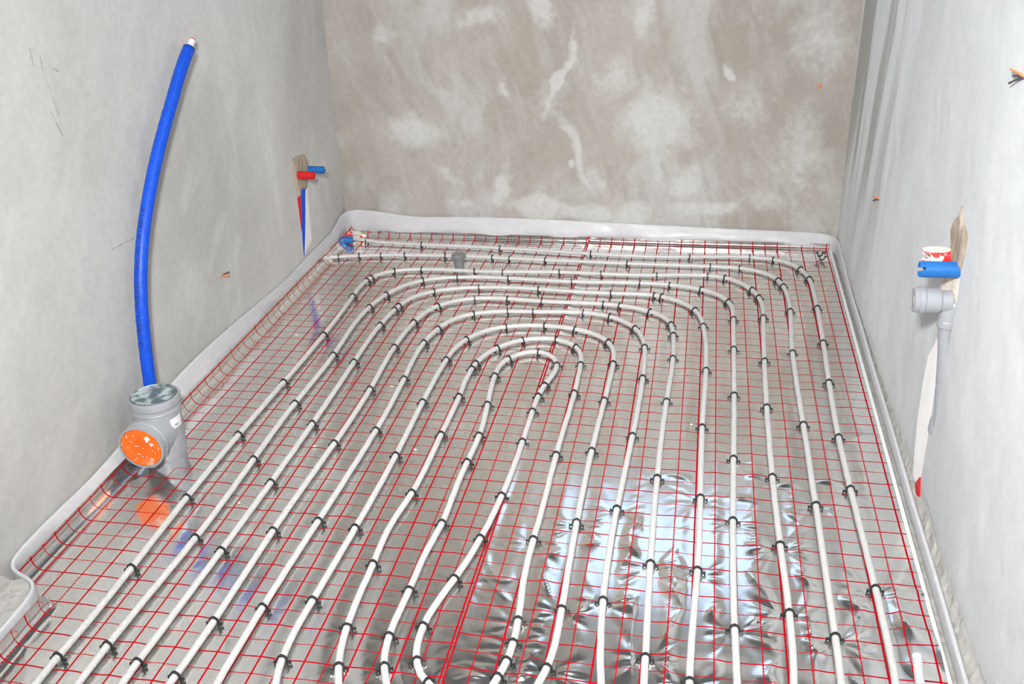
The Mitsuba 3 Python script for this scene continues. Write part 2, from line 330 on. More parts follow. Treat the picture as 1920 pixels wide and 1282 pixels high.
RUNS = {
 'A': '-2057,2284 -2027,2280 -1998,2276 -1968,2273 -1938,2270 -1909,2268 -1879,2266 -1849,2264 -1819,2262 -1789,2261 -1760,2259 -1730,2258 -1700,2257 -1670,2256 -1640,2255 -1610,2255 -1580,2254 -1550,2253 -1521,2252 -1491,2251 -1461,2250 -1431,2249 -1401,2247 -1371,2246 -1341,2244 -1311,2242 -1282,2239 -1252,2237 -1222,2234 -1192,2232 -1162,2229 -1133,2226 -1103,2224 -1073,2221 -1043,2218 -1013,2216 -984,2213 -954,2211 -924,2209 -894,2207 -864,2206 -835,2205 -805,2204 -775,2203 -745,2203 -715,2203 -685,2204 -656,2205 -626,2207 -596,2209 -566,2212 -536,2215 -506,2219 -476,2223 -446,2226 -416,2229 -386,2231 -356,2232 -325,2232 -294,2229 -264,2225 -235,2218 -207,2208 -182,2194 -161,2176 -143,2154 -128,2129 -116,2102 -107,2075 -101,2047 -96,2018 -93,1988 -91,1958 -90,1928 -90,1897 -89,1867 -89,1837 -89,1806 -89,1776 -89,1746 -89,1716 -89,1686 -90,1655 -90,1625 -91,1595 -91,1565 -92,1535 -92,1505 -93,1475 -94,1445 -95,1416 -95,1386 -96,1356 -97,1326 -98,1296 -99,1266 -99,1236 -100,1207 -101,1177 -102,1147 -102,1117 -103,1087 -104,1058 -104,1028 -105,998 -105,968 -106,938 -106,909 -106,879 -106,849 -106,819 -106,789 -106,759 -105,729 -105,700 -104,670 -104,640 -103,610 -103,580 -102,550 -101,520 -100,490 -99,460 -99,430 -98,400 -97,370 -96,341 -95,311 -95,281 -94,251 -93,221 -93,191 -92,161 -91,131 -91,101 -91,71 -90,42 -90,12 -90,-18 -90,-48 -90,-78 -91,-108',
 'B': '-2113,2060 -2084,2069 -2055,2077 -2027,2084 -1997,2091 -1968,2097 -1939,2102 -1910,2108 -1880,2112 -1851,2116 -1822,2120 -1792,2123 -1762,2125 -1733,2127 -1703,2129 -1673,2131 -1643,2132 -1614,2133 -1584,2133 -1554,2134 -1524,2134 -1494,2134 -1464,2133 -1434,2133 -1404,2132 -1374,2131 -1345,2130 -1315,2129 -1285,2128 -1255,2127 -1225,2126 -1195,2125 -1166,2124 -1136,2123 -1106,2122 -1077,2121 -1047,2120 -1018,2119 -988,2119 -958,2118 -929,2117 -899,2117 -870,2116 -840,2116 -811,2115 -781,2115 -751,2115 -722,2115 -692,2114 -662,2114 -632,2114 -602,2114 -572,2114 -542,2114 -511,2114 -481,2114 -451,2114 -420,2113 -390,2111 -359,2106 -329,2097 -301,2085 -275,2069 -253,2051 -235,2029 -221,2004 -211,1978 -203,1950 -197,1921 -193,1891 -190,1861 -188,1830 -187,1800 -186,1770 -186,1740 -187,1710 -187,1680 -188,1651 -189,1621 -191,1591 -192,1561 -194,1532 -195,1502 -197,1472 -198,1443 -199,1413 -200,1383 -200,1353 -201,1324 -201,1294 -201,1264 -201,1234 -201,1204 -201,1174 -201,1145 -201,1115 -201,1085 -200,1055 -200,1025 -200,995 -200,965 -199,936 -199,906 -199,876 -199,846 -199,816 -198,786 -198,757 -198,727 -198,697 -198,667 -198,637 -198,607 -198,578 -198,548 -197,518 -197,488 -197,458 -197,429 -197,399 -197,369 -197,339 -197,309 -197,280 -197,250 -197,220 -197,190 -197,160 -197,130 -197,101 -197,71 -197,41 -197,11 -197,-19 -197,-49 -197,-78 -198,-108 -198,-138',
 'C': '-1845,-309 -1844,-279 -1843,-249 -1842,-219 -1841,-189 -1841,-159 -1841,-129 -1841,-99 -1841,-70 -1842,-40 -1842,-10 -1843,20 -1843,50 -1844,79 -1845,109 -1845,139 -1846,169 -1847,199 -1847,229 -1848,258 -1848,288 -1849,318 -1849,348 -1849,378 -1849,408 -1849,438 -1849,468 -1849,498 -1849,528 -1849,558 -1848,588 -1848,618 -1847,648 -1847,678 -1846,708 -1846,738 -1845,768 -1844,798 -1844,828 -1843,858 -1842,888 -1842,917 -1841,947 -1840,977 -1839,1006 -1839,1036 -1838,1065 -1838,1095 -1837,1124 -1837,1154 -1836,1184 -1836,1213 -1836,1243 -1835,1272 -1835,1302 -1835,1332 -1835,1362 -1836,1392 -1836,1422 -1836,1452 -1837,1483 -1838,1513 -1838,1544 -1840,1574 -1841,1605 -1842,1637 -1844,1668 -1845,1699 -1847,1731 -1847,1762 -1845,1792 -1842,1821 -1835,1848 -1825,1874 -1811,1897 -1793,1917 -1771,1933 -1746,1947 -1718,1957 -1689,1965 -1658,1970 -1628,1973 -1598,1975 -1568,1976 -1537,1975 -1507,1974 -1477,1973 -1447,1972 -1417,1972 -1386,1972 -1356,1974 -1326,1975 -1296,1977 -1266,1980 -1236,1983 -1206,1985 -1176,1988 -1146,1990 -1116,1992 -1087,1994 -1057,1995 -1028,1995 -999,1995 -970,1994 -941,1994 -911,1993 -882,1992 -853,1992 -823,1992 -793,1992 -763,1993 -732,1995 -701,1997 -670,2000 -638,2005 -606,2009 -575,2012 -543,2015 -513,2016 -484,2015 -456,2010 -430,2002 -405,1990 -383,1974 -362,1954 -344,1931 -329,1906 -315,1879 -304,1850 -296,1821 -290,1791 -286,1761 -284,1731 -283,1701 -283,1671 -284,1641 -285,1611 -286,1581 -287,1552 -288,1522 -289,1492 -290,1462 -291,1432 -292,1402 -292,1372 -293,1342 -294,1312 -294,1282 -295,1253 -296,1223 -296,1193 -297,1163 -297,1133 -298,1103 -298,1073 -298,1043 -299,1014 -299,984 -299,954 -300,924 -300,894 -300,864 -300,834 -300,804 -300,775 -301,745 -301,715 -300,685 -300,655 -300,625 -300,595 -300,565 -299,535 -299,505 -299,476 -298,446 -297,416 -297,386 -296,356 -295,326 -295,296 -294,266 -293,236 -292,207 -291,177 -290,147 -289,117 -289,87 -288,57 -288,27 -288,-3 -288,-33 -288,-62 -289,-92 -290,-122 -292,-152',
 'D': '-1755,-374 -1755,-344 -1755,-314 -1755,-284 -1755,-254 -1754,-224 -1753,-195 -1752,-165 -1751,-135 -1750,-105 -1749,-75 -1747,-46 -1746,-16 -1745,14 -1743,44 -1742,74 -1742,104 -1741,134 -1740,163 -1740,193 -1740,223 -1740,253 -1741,283 -1741,313 -1741,343 -1742,373 -1743,403 -1743,433 -1744,463 -1745,493 -1746,522 -1747,552 -1747,582 -1748,612 -1749,642 -1749,672 -1749,702 -1750,731 -1750,761 -1750,791 -1749,821 -1749,850 -1748,880 -1747,910 -1747,939 -1746,969 -1745,999 -1744,1029 -1744,1059 -1743,1088 -1743,1118 -1744,1149 -1744,1179 -1746,1209 -1747,1239 -1748,1270 -1750,1300 -1751,1331 -1753,1361 -1753,1392 -1754,1422 -1754,1452 -1753,1482 -1752,1512 -1750,1541 -1746,1571 -1742,1600 -1737,1629 -1730,1658 -1722,1686 -1712,1714 -1700,1741 -1687,1767 -1672,1792 -1654,1815 -1634,1835 -1612,1853 -1587,1868 -1559,1879 -1531,1889 -1501,1896 -1471,1901 -1441,1906 -1411,1909 -1381,1911 -1351,1912 -1321,1912 -1291,1911 -1261,1910 -1230,1909 -1200,1907 -1170,1906 -1140,1904 -1110,1902 -1081,1901 -1051,1900 -1021,1900 -991,1901 -962,1902 -932,1903 -902,1905 -873,1907 -843,1909 -814,1910 -784,1911 -754,1912 -724,1912 -694,1911 -664,1909 -633,1905 -603,1900 -572,1894 -543,1885 -515,1874 -489,1860 -465,1843 -444,1823 -427,1802 -413,1777 -403,1751 -396,1723 -392,1694 -391,1664 -390,1634 -390,1603 -391,1572 -391,1541 -391,1511 -392,1481 -392,1450 -392,1420 -392,1390 -392,1360 -392,1330 -393,1300 -393,1270 -393,1241 -393,1211 -393,1181 -394,1152 -394,1122 -394,1092 -394,1062 -395,1033 -395,1003 -396,973 -396,944 -396,914 -397,884 -398,854 -398,824 -399,795 -399,765 -400,735 -400,705 -401,675 -402,645 -402,615 -403,585 -403,556 -404,526 -404,496 -405,466 -405,436 -406,406 -406,376 -407,346 -407,316 -407,286 -407,257 -408,227 -408,197 -408,167 -408,137 -408,107 -408,77 -408,47 -407,17 -407,-12 -406,-42 -406,-72 -405,-102 -405,-132 -404,-161',
 'E': '-1662,-298 -1661,-268 -1660,-239 -1659,-209 -1658,-179 -1658,-149 -1657,-119 -1656,-89 -1655,-60 -1655,-30 -1654,0 -1653,30 -1653,60 -1652,90 -1652,119 -1651,149 -1651,179 -1650,209 -1650,239 -1649,269 -1649,299 -1649,329 -1648,358 -1648,388 -1648,418 -1648,448 -1648,478 -1648,508 -1647,538 -1647,568 -1648,597 -1648,627 -1648,657 -1648,687 -1648,717 -1648,747 -1649,776 -1649,806 -1649,836 -1650,866 -1650,896 -1651,925 -1651,955 -1652,985 -1652,1015 -1653,1044 -1654,1074 -1654,1104 -1655,1134 -1656,1163 -1657,1193 -1658,1223 -1658,1252 -1658,1282 -1659,1312 -1658,1342 -1658,1372 -1657,1402 -1655,1432 -1653,1462 -1650,1492 -1647,1523 -1643,1553 -1638,1584 -1632,1614 -1623,1643 -1612,1670 -1597,1694 -1579,1715 -1559,1734 -1535,1750 -1510,1764 -1483,1776 -1454,1786 -1425,1795 -1395,1801 -1365,1806 -1335,1810 -1305,1813 -1275,1814 -1245,1815 -1215,1815 -1186,1814 -1156,1813 -1126,1811 -1097,1809 -1067,1807 -1037,1805 -1007,1802 -978,1801 -948,1799 -918,1798 -887,1798 -857,1798 -827,1799 -796,1800 -766,1801 -736,1801 -706,1799 -677,1794 -650,1785 -623,1772 -598,1756 -575,1736 -555,1714 -537,1690 -523,1663 -513,1636 -506,1607 -500,1578 -496,1548 -494,1518 -491,1488 -489,1458 -487,1428 -485,1398 -484,1368 -483,1339 -483,1309 -482,1279 -482,1249 -482,1219 -482,1189 -483,1159 -483,1130 -483,1100 -484,1070 -485,1040 -485,1010 -486,981 -487,951 -487,921 -488,891 -489,861 -489,832 -489,802 -489,772 -489,742 -489,712 -489,682 -489,653 -489,623 -489,593 -489,563 -488,533 -488,503 -488,473 -488,444 -488,414 -488,384 -488,354 -488,324 -488,294 -488,264 -489,235 -489,205 -490,175 -491,145 -492,115 -493,85 -494,56 -495,26 -496,-4 -497,-34 -498,-64 -498,-94 -499,-123 -499,-153 -499,-183',
 'F': '-1561,-322 -1559,-292 -1558,-263 -1557,-233 -1556,-203 -1555,-173 -1555,-143 -1555,-113 -1555,-84 -1555,-54 -1555,-24 -1555,6 -1555,36 -1555,66 -1555,95 -1555,125 -1555,155 -1555,185 -1555,215 -1554,245 -1554,275 -1553,304 -1552,334 -1551,364 -1550,394 -1549,424 -1548,454 -1547,484 -1546,513 -1545,543 -1544,573 -1543,603 -1542,633 -1541,663 -1540,693 -1540,722 -1539,752 -1539,782 -1539,812 -1539,842 -1539,871 -1539,901 -1540,931 -1541,961 -1542,990 -1543,1020 -1544,1050 -1546,1080 -1547,1109 -1548,1139 -1549,1169 -1550,1199 -1550,1229 -1550,1259 -1550,1288 -1549,1318 -1548,1348 -1546,1378 -1543,1409 -1540,1439 -1536,1469 -1531,1499 -1524,1529 -1515,1557 -1504,1584 -1489,1609 -1471,1631 -1450,1651 -1426,1668 -1400,1682 -1372,1693 -1344,1701 -1315,1705 -1286,1707 -1257,1708 -1226,1706 -1196,1704 -1166,1701 -1135,1698 -1104,1696 -1074,1695 -1043,1695 -1013,1695 -982,1696 -952,1696 -922,1696 -892,1696 -863,1694 -833,1691 -804,1686 -775,1680 -747,1671 -719,1660 -692,1645 -667,1629 -646,1609 -629,1586 -617,1561 -608,1534 -603,1505 -599,1476 -597,1446 -595,1416 -593,1386 -592,1356 -592,1326 -591,1296 -591,1266 -591,1236 -592,1206 -592,1176 -593,1146 -594,1116 -595,1087 -596,1057 -597,1027 -598,997 -599,967 -600,937 -600,908 -601,878 -602,848 -602,818 -603,788 -603,758 -604,729 -604,699 -604,669 -604,639 -604,609 -604,579 -604,549 -604,520 -604,490 -604,460 -604,430 -604,400 -603,370 -603,341 -602,311 -602,281 -601,251 -601,221 -600,191 -600,162 -599,132 -598,102 -598,72 -597,42 -596,12 -595,-17 -594,-47 -593,-77 -592,-107 -592,-137 -591,-167 -590,-196',
 'G': '-1464,-292 -1464,-262 -1464,-232 -1464,-202 -1464,-173 -1464,-143 -1464,-113 -1463,-83 -1463,-53 -1462,-23 -1461,7 -1461,37 -1460,67 -1459,97 -1458,127 -1457,156 -1456,186 -1455,216 -1454,246 -1453,276 -1452,306 -1451,336 -1450,365 -1449,395 -1448,425 -1448,455 -1447,485 -1446,515 -1445,545 -1445,575 -1444,604 -1444,634 -1444,664 -1443,694 -1443,724 -1443,754 -1443,784 -1444,814 -1444,844 -1445,874 -1446,904 -1447,934 -1448,964 -1449,994 -1450,1024 -1452,1054 -1454,1084 -1456,1114 -1457,1144 -1458,1174 -1459,1204 -1459,1234 -1458,1264 -1456,1294 -1453,1323 -1449,1353 -1443,1382 -1436,1411 -1427,1440 -1416,1468 -1402,1494 -1385,1517 -1363,1537 -1339,1554 -1311,1567 -1283,1577 -1254,1584 -1224,1589 -1195,1592 -1165,1594 -1135,1596 -1105,1598 -1074,1601 -1044,1605 -1013,1607 -983,1609 -953,1610 -923,1608 -894,1604 -865,1597 -837,1587 -810,1572 -785,1554 -764,1533 -745,1511 -730,1486 -717,1461 -708,1434 -700,1406 -694,1377 -690,1348 -687,1318 -685,1287 -684,1257 -683,1226 -682,1195 -681,1165 -681,1135 -681,1104 -681,1074 -681,1044 -681,1014 -681,984 -682,954 -682,924 -683,894 -683,865 -684,835 -685,805 -686,775 -687,746 -688,716 -689,686 -690,657 -691,627 -692,597 -693,567 -694,538 -695,508 -696,478 -697,448 -698,418 -699,388 -700,358 -700,328 -701,298 -701,268 -701,238 -701,208 -701,178 -701,148 -700,118 -700,89 -699,59 -697,29 -696,-1 -694,-31 -692,-61 -689,-91 -687,-120 -684,-150 -680,-180 -676,-209',
 'H': '-1342,-305 -1349,-276 -1354,-247 -1357,-217 -1359,-187 -1360,-158 -1360,-128 -1359,-98 -1358,-68 -1357,-38 -1356,-8 -1355,21 -1354,51 -1353,81 -1352,111 -1351,141 -1350,170 -1349,200 -1349,230 -1348,260 -1347,289 -1346,319 -1346,349 -1345,379 -1345,408 -1344,438 -1344,468 -1344,498 -1344,527 -1344,557 -1344,587 -1345,617 -1345,647 -1345,676 -1346,706 -1346,736 -1347,766 -1347,796 -1348,825 -1348,855 -1349,885 -1349,915 -1349,945 -1349,974 -1349,1004 -1349,1034 -1349,1063 -1348,1093 -1347,1123 -1346,1152 -1345,1182 -1343,1212 -1340,1241 -1335,1271 -1327,1300 -1317,1329 -1304,1357 -1288,1382 -1270,1405 -1249,1425 -1225,1441 -1200,1454 -1172,1464 -1143,1472 -1114,1476 -1083,1479 -1052,1480 -1021,1478 -990,1475 -960,1469 -931,1460 -904,1449 -878,1435 -855,1417 -834,1396 -818,1373 -805,1347 -796,1320 -790,1291 -787,1261 -785,1230 -784,1199 -784,1169 -784,1139 -784,1109 -785,1079 -785,1050 -786,1020 -787,991 -788,961 -789,932 -790,902 -790,872 -791,843 -792,813 -792,783 -793,753 -793,724 -794,694 -794,664 -795,634 -795,604 -795,574 -795,545 -795,515 -795,485 -795,455 -795,425 -795,395 -794,366 -794,336 -794,306 -793,277 -793,247 -792,217 -791,187 -791,158 -790,128 -789,98 -788,68 -787,38 -787,9 -786,-21 -785,-51 -785,-81 -785,-111 -787,-140 -790,-170 -795,-199 -802,-228',
 'I': '-1214,-282 -1224,-254 -1232,-225 -1239,-196 -1244,-167 -1248,-138 -1251,-108 -1253,-78 -1255,-49 -1256,-19 -1257,11 -1257,41 -1258,71 -1259,101 -1261,131 -1262,161 -1263,190 -1263,220 -1262,250 -1260,279 -1257,309 -1253,339 -1250,368 -1247,398 -1245,428 -1244,458 -1243,488 -1242,518 -1242,548 -1242,578 -1242,608 -1242,637 -1243,667 -1243,697 -1243,726 -1242,756 -1242,785 -1242,815 -1242,844 -1242,874 -1242,904 -1243,934 -1244,965 -1246,995 -1247,1026 -1247,1056 -1246,1086 -1245,1116 -1242,1145 -1237,1174 -1230,1202 -1220,1229 -1208,1256 -1193,1281 -1175,1305 -1153,1327 -1129,1346 -1102,1361 -1073,1371 -1043,1377 -1013,1376 -985,1368 -959,1355 -936,1336 -918,1313 -906,1287 -898,1259 -894,1230 -891,1199 -890,1169 -888,1138 -888,1108 -887,1078 -886,1048 -886,1018 -886,988 -886,958 -887,928 -887,899 -887,869 -888,839 -889,810 -889,780 -890,750 -890,721 -891,691 -891,661 -891,632 -891,602 -891,572 -891,542 -891,512 -890,482 -890,452 -890,422 -890,392 -890,362 -890,333 -890,303 -891,273 -891,243 -891,214 -891,184 -891,154 -890,125 -889,95 -887,65 -884,35 -881,5 -879,-25 -877,-55 -875,-84 -875,-114 -876,-144 -878,-173 -883,-203 -890,-232',
 'J': '-1114,-271 -1126,-243 -1136,-215 -1142,-186 -1146,-157 -1148,-127 -1149,-97 -1148,-67 -1147,-37 -1146,-7 -1146,23 -1145,53 -1145,83 -1145,113 -1144,142 -1142,172 -1139,202 -1137,232 -1134,262 -1133,291 -1133,321 -1133,351 -1134,381 -1134,411 -1135,441 -1135,471 -1135,501 -1134,531 -1133,560 -1132,590 -1131,620 -1130,650 -1130,680 -1130,710 -1131,740 -1132,770 -1134,799 -1137,829 -1140,859 -1143,889 -1146,918 -1149,948 -1152,978 -1154,1008 -1157,1038 -1158,1067 -1159,1097 -1159,1127 -1156,1156 -1148,1185 -1134,1212 -1114,1238 -1090,1258 -1064,1269 -1036,1268 -1011,1255 -990,1234 -976,1209 -969,1181 -967,1152 -970,1123 -975,1092 -982,1061 -988,1030 -992,1000 -995,970 -997,941 -998,911 -998,882 -998,853 -998,823 -998,793 -998,763 -998,733 -998,703 -998,673 -998,643 -998,613 -999,583 -999,553 -1000,523 -1001,494 -1002,464 -1004,434 -1006,404 -1008,375 -1010,345 -1013,315 -1015,285 -1019,256 -1023,226 -1027,196 -1031,167 -1036,137 -1042,108 -1048,79 -1055,50 -1062,21 -1068,-8 -1074,-37 -1079,-67 -1081,-97 -1081,-127 -1079,-157 -1073,-187 -1063,-214 -1049,-240 -1027,-262',
}
CLIPS = {
 'A': [0.072, 0.332, 0.687, 1.087, 1.498, 1.744, 1.84, 1.985, 2.088, 2.369, 2.659, 2.946, 3.28, 3.54, 3.939],
 'B': [0.068, 0.158, 0.251, 0.356, 0.533, 0.738, 0.812, 0.966, 1.309, 1.644, 1.761, 1.953, 2.014, 2.249, 2.591, 3.063, 3.467, 3.953],
 'C': [0.003, 0.306, 0.605, 0.934, 1.268, 1.63, 1.98, 2.143, 2.174, 2.284, 2.397, 2.623, 2.738, 2.971, 3.14, 3.363, 3.563, 3.633, 3.787, 3.86, 4.041, 4.389, 4.697, 5.08, 5.374, 5.618],
 'D': [0.116, 0.506, 0.875, 1.202, 1.543, 1.951, 2.079, 2.268, 2.409, 2.618, 2.876, 3.144, 3.26, 3.386, 3.539, 3.696, 3.94, 4.262, 4.629, 4.918, 5.313],
 'E': [0.003, 0.39, 0.693, 1.011, 1.423, 1.722, 1.861, 1.897, 2.084, 2.262, 2.5, 2.784, 2.949, 2.978, 3.152, 3.293, 3.634, 3.997, 4.357, 4.654, 5.01],
 'F': [0.002, 0.171, 0.509, 0.935, 1.266, 1.573, 1.783, 1.946, 2.098, 2.226, 2.36, 2.594, 2.656, 2.78, 2.917, 3.005, 3.184, 3.48, 3.903, 4.271, 4.582],
 'G': [0.2, 0.536, 0.992, 1.318, 1.589, 1.711, 1.887, 2.016, 2.11, 2.296, 2.401, 2.537, 2.693, 2.915, 3.276, 3.64, 3.998],
 'H': [0.064, 0.254, 0.534, 0.879, 1.19, 1.484, 1.651, 1.823, 1.962, 2.075, 2.238, 2.402, 2.653, 2.948, 3.29, 3.614, 3.797],
 'I': [0.039, 0.162, 0.38, 0.685, 0.987, 1.219, 1.41, 1.45, 1.583, 1.689, 1.808, 1.901, 2.035, 2.232, 2.594, 2.986, 3.279, 3.349, 3.405, 3.453],
 'J': [0.043, 0.136, 0.291, 0.552, 0.842, 0.986, 1.169, 1.359, 1.49, 1.606, 1.732, 1.876, 1.951, 2.046, 2.224, 2.498, 2.687, 2.849, 3.019, 3.126, 3.195],
}

# ------------------------------------------------------------------ the pipe: a double spiral, traced loop by loop on the floor
ZP, RP = .0122, .0081
ORDER = 'ABCDEFGHIJ'
LOOP = {k: np.array([[float(c) for c in q.split(',')] for q in v.split()]) / 1000 for k, v in RUNS.items()}
LEN = {k: np.r_[0, np.cumsum(np.linalg.norm(np.diff(v, axis=0), axis=1))] for k, v in LOOP.items()}
SPL = {k: CubicSpline(LEN[k], LOOP[k]) for k in LOOP}
# the hidden returns in front of the picture: which end joins which, from the innermost outwards
NEST = [('Jr', 'Ir'), ('Jl', 'Hr'), ('Il', 'Gr'), ('Hl', 'Fr'), ('Gl', 'Er'), ('Fl', 'Dr'), ('El', 'Cr'), ('Dl', 'Br'), ('Cl', 'Ar')]
ends = {}
for k in ORDER:
    if k not in 'AB':
        ends[k + 'l'] = (LOOP[k][0], LOOP[k][0] - LOOP[k][1])
    ends[k + 'r'] = (LOOP[k][-1], LOOP[k][-1] - LOOP[k][-2])
tails = {}
for n, (a, b) in enumerate(NEST):
    (p, tp), (q, tq) = ends[a], ends[b]
    tp, tq = tp / np.linalg.norm(tp), tq / np.linalg.norm(tq)
    low = -.36 - .105 * n
    cx = (p[0] + q[0]) / 2
    h = abs(q[0] - p[0]) / 2
    kd = max(.04, (min(p[1], q[1]) - low) * 1.33)
    u = np.linspace(0, 1, 40)[:, None]
    b1, b2 = p + tp * kd, q + tq * kd
    w = (1 - u) ** 3 * p + 3 * (1 - u) ** 2 * u * b1 + 3 * (1 - u) * u ** 2 * b2 + u ** 3 * q
    tails[a], tails[b] = w[:21], w[20:][::-1]
pipe = thing('heating_pipe', 'long white plastic heating pipe laid as a double spiral on the foil', 'pipe')
PATH = {}
for k in ORDER:
    m = LOOP[k]
    if k + 'l' in tails:
        m = np.vstack([tails[k + 'l'][::-1][:-1], m])
    if k + 'r' in tails:
        m = np.vstack([m, tails[k + 'r'][1:]])
    PATH[k] = m
    p3 = np.c_[m, np.full(len(m), ZP)]
    if k == 'A':
        p3[:6, 2] += np.linspace(.010, 0, 6)
    if k == 'B':
        p3 = np.vstack([p3[0] - [.06, .0, .0], p3])
    mesh = tube(p3, RP, 20)
    n = len(p3)
    s = np.r_[0, np.cumsum(np.linalg.norm(np.diff(p3, axis=0), axis=1))]
    uv = np.vstack([np.stack(np.meshgrid(s, np.arange(20) / 20, indexing='ij'), -1).reshape(-1, 2), [[0, 0], [s[-1], 0]]])
    put('pipe_loop', mesh, M_PIPE, pipe, smooth=True, uv=uv)

# ------------------------------------------------------------------ black clips, one by one
arch = Point(0, .0003).buffer(.0114, 24).difference(Point(0, .0003).buffer(.0085, 24)).intersection(sbox(-.03, -.002, .03, .03))
legs = unary_union([sbox(-.0114, -.0120, -.0087, 0), sbox(.0087, -.0120, .0114, 0), sbox(-.0180, -.0078, -.0100, -.0046), sbox(.0100, -.0078, .0180, -.0046),
                    sbox(-.0186, -.0104, -.0158, -.0038), sbox(.0158, -.0104, .0186, -.0038), sbox(-.0032, .0108, .0032, .0125)])
cm = ext(unary_union([arch, legs]).buffer(.0003).simplify(.0002), .0046)
cm.apply_translation((0, 0, -.0023))
CLIP = ply(cm, M_CLIP, smooth=35)      # local x across the pipe, y up, z along the pipe
WORDS = 'first second third fourth fifth sixth seventh eighth ninth tenth eleventh twelfth thirteenth fourteenth fifteenth sixteenth'.split()
found = {}
crng = np.random.default_rng(11)
CLIP_XY = []
for k in ORDER:
    for s in CLIPS[k]:
        p, t = SPL[k](s), SPL[k](s, 1)
        t = t / np.linalg.norm(t)
        n = len(ORDER[:ORDER.index(k)])
        if abs(t[1]) > abs(t[0]):
            side = 'right' if t[1] < 0 else 'left'
            row = ('leg', side, n if side == 'right' else n - 2)
            rank = p[1]
        else:
            row, rank = ('cross', '', n), p[0]
        found.setdefault(row, []).append((rank, p, t))
for row, L in found.items():
    for r, (rank, p, t) in enumerate(sorted(L, key=lambda q: q[0])):
        where = f'lengthwise pipe from the {row[1]} wall' if row[0] == 'leg' else 'crosswise pipe from the back wall'
        word = f"black plastic clip, {WORDS[r]} from the {'front' if row[0] == 'leg' else 'left'} on the {WORDS[row[2]]} {where}"
        a = math.degrees(math.atan2(t[1], t[0])) + crng.normal(0, 3)
        tw = T().translate([float(p[0]), float(p[1]), ZP + .0004]).rotate([0, 0, 1], a - 90).rotate([1, 0, 0], 90 + crng.normal(0, 5))
        put('pipe_clip', CLIP, None, to_world=tw, label=word, cat='clip', group='black clips on the heating pipe')
        CLIP_XY.append(p)
CLIP_XY = np.array(CLIP_XY)

# ------------------------------------------------------------------ insulation board and the foil sheets
put('insulation_board', box(-2.09, .0240, -1.6, 2.385, -.034, -.0015), M_EPS, label='white insulation board under the foil, its edge showing by the right wall', cat='insulation board')
dense = np.vstack([np.c_[np.interp(np.linspace(0, 1, 1500), np.linspace(0, 1, len(m)), m[:, 0]), np.interp(np.linspace(0, 1, 1500), np.linspace(0, 1, len(m)), m[:, 1])] for m in PATH.values()])
PT, CT = cKDTree(dense), cKDTree(CLIP_XY)


def ss(a, b, x):
    t = np.clip((x - a) / (b - a), 0, 1)
    return t * t * (3 - 2 * t)


RIDGES = [(-.200, .607, -.103, .587, .0045), (-.300, .571, -.226, .572, .0040), (-.376, .612, -.308, .598, .0036), (-.094, .819, .0125, .858, .0060), (-.597, .590, -.505, .560, .0034), (-.432, .498, -.327, .484, .003), (-.280, .458, -.235, .402, .003)]      # small standing folds


def foil_height(x, y):
    q = np.c_[x, y]
    d, _ = PT.query(q)
    z0 = np.zeros(len(x))
    n3 = lambda fx, fy, s: meshkit.noise(np.c_[x * fx, y * fy, z0 + s])
    crumple = .14 + .86 * ss(-1.05, -.8, x) * ss(.62, .25, y) + .35 * ss(-.55, -.2, x) * ss(1.2, .5, y)
    free = ss(.016, .05, d)
    h = .0024 * free * (.25 + .9 * n3(5, 1.8, 1.5))
    h += free * crumple * .0030 * (meshkit.fbm(np.c_[x * 9, y * 4, z0 + 3], 2) - .5)
    for s_, a_ in ((8, .6), (18, -.5), (28, .1)):          # long sharp folds
        qx, qy = x * math.cos(a_) + y * math.sin(a_), y * math.cos(a_) - x * math.sin(a_)
        wv = meshkit.fbm(np.c_[qx * 7, qy * 2.6, z0 + s_], 2)
        h += free * crumple * .0052 * np.exp(-np.abs(wv - .5) / .035) * ss(.45, .6, n3(4, 4, s_ + 3))
    for xa, ya, xb, yb, hh in RIDGES:
        tt = np.clip((x - xa) / (xb - xa), 0, 1)
        yc = ya + (yb - ya) * tt + .012 * np.sin(tt * PI)
        h += hh * np.exp(-((y - yc) / np.where(y < yc, .012, .012)) ** 2) * np.sin(tt * PI) ** 1.2
    dc, ic = CT.query(q)
    v = q - CLIP_XY[ic]
    th = np.arctan2(v[:, 1], v[:, 0])
    pl = np.abs(np.cos(4.5 * th + ic * 1.7 + .6 * n3(30, 30, 2)))
    h += free * crumple * .00085 * np.exp(-dc / .10) * ss(.015, .045, dc) * np.cos(16 * th + ic * 2.3 + 2 * n3(14, 14, 5)) * ss(.35, .6, n3(9, 9, 21))
    h += free * crumple * .0042 * np.exp(-dc / .065) * ss(.004, .03, dc) * (pl - .6) - .0014 * np.exp(-(dc / .02) ** 2)
    return np.where(d < .013, np.minimum(h, .0012), h)


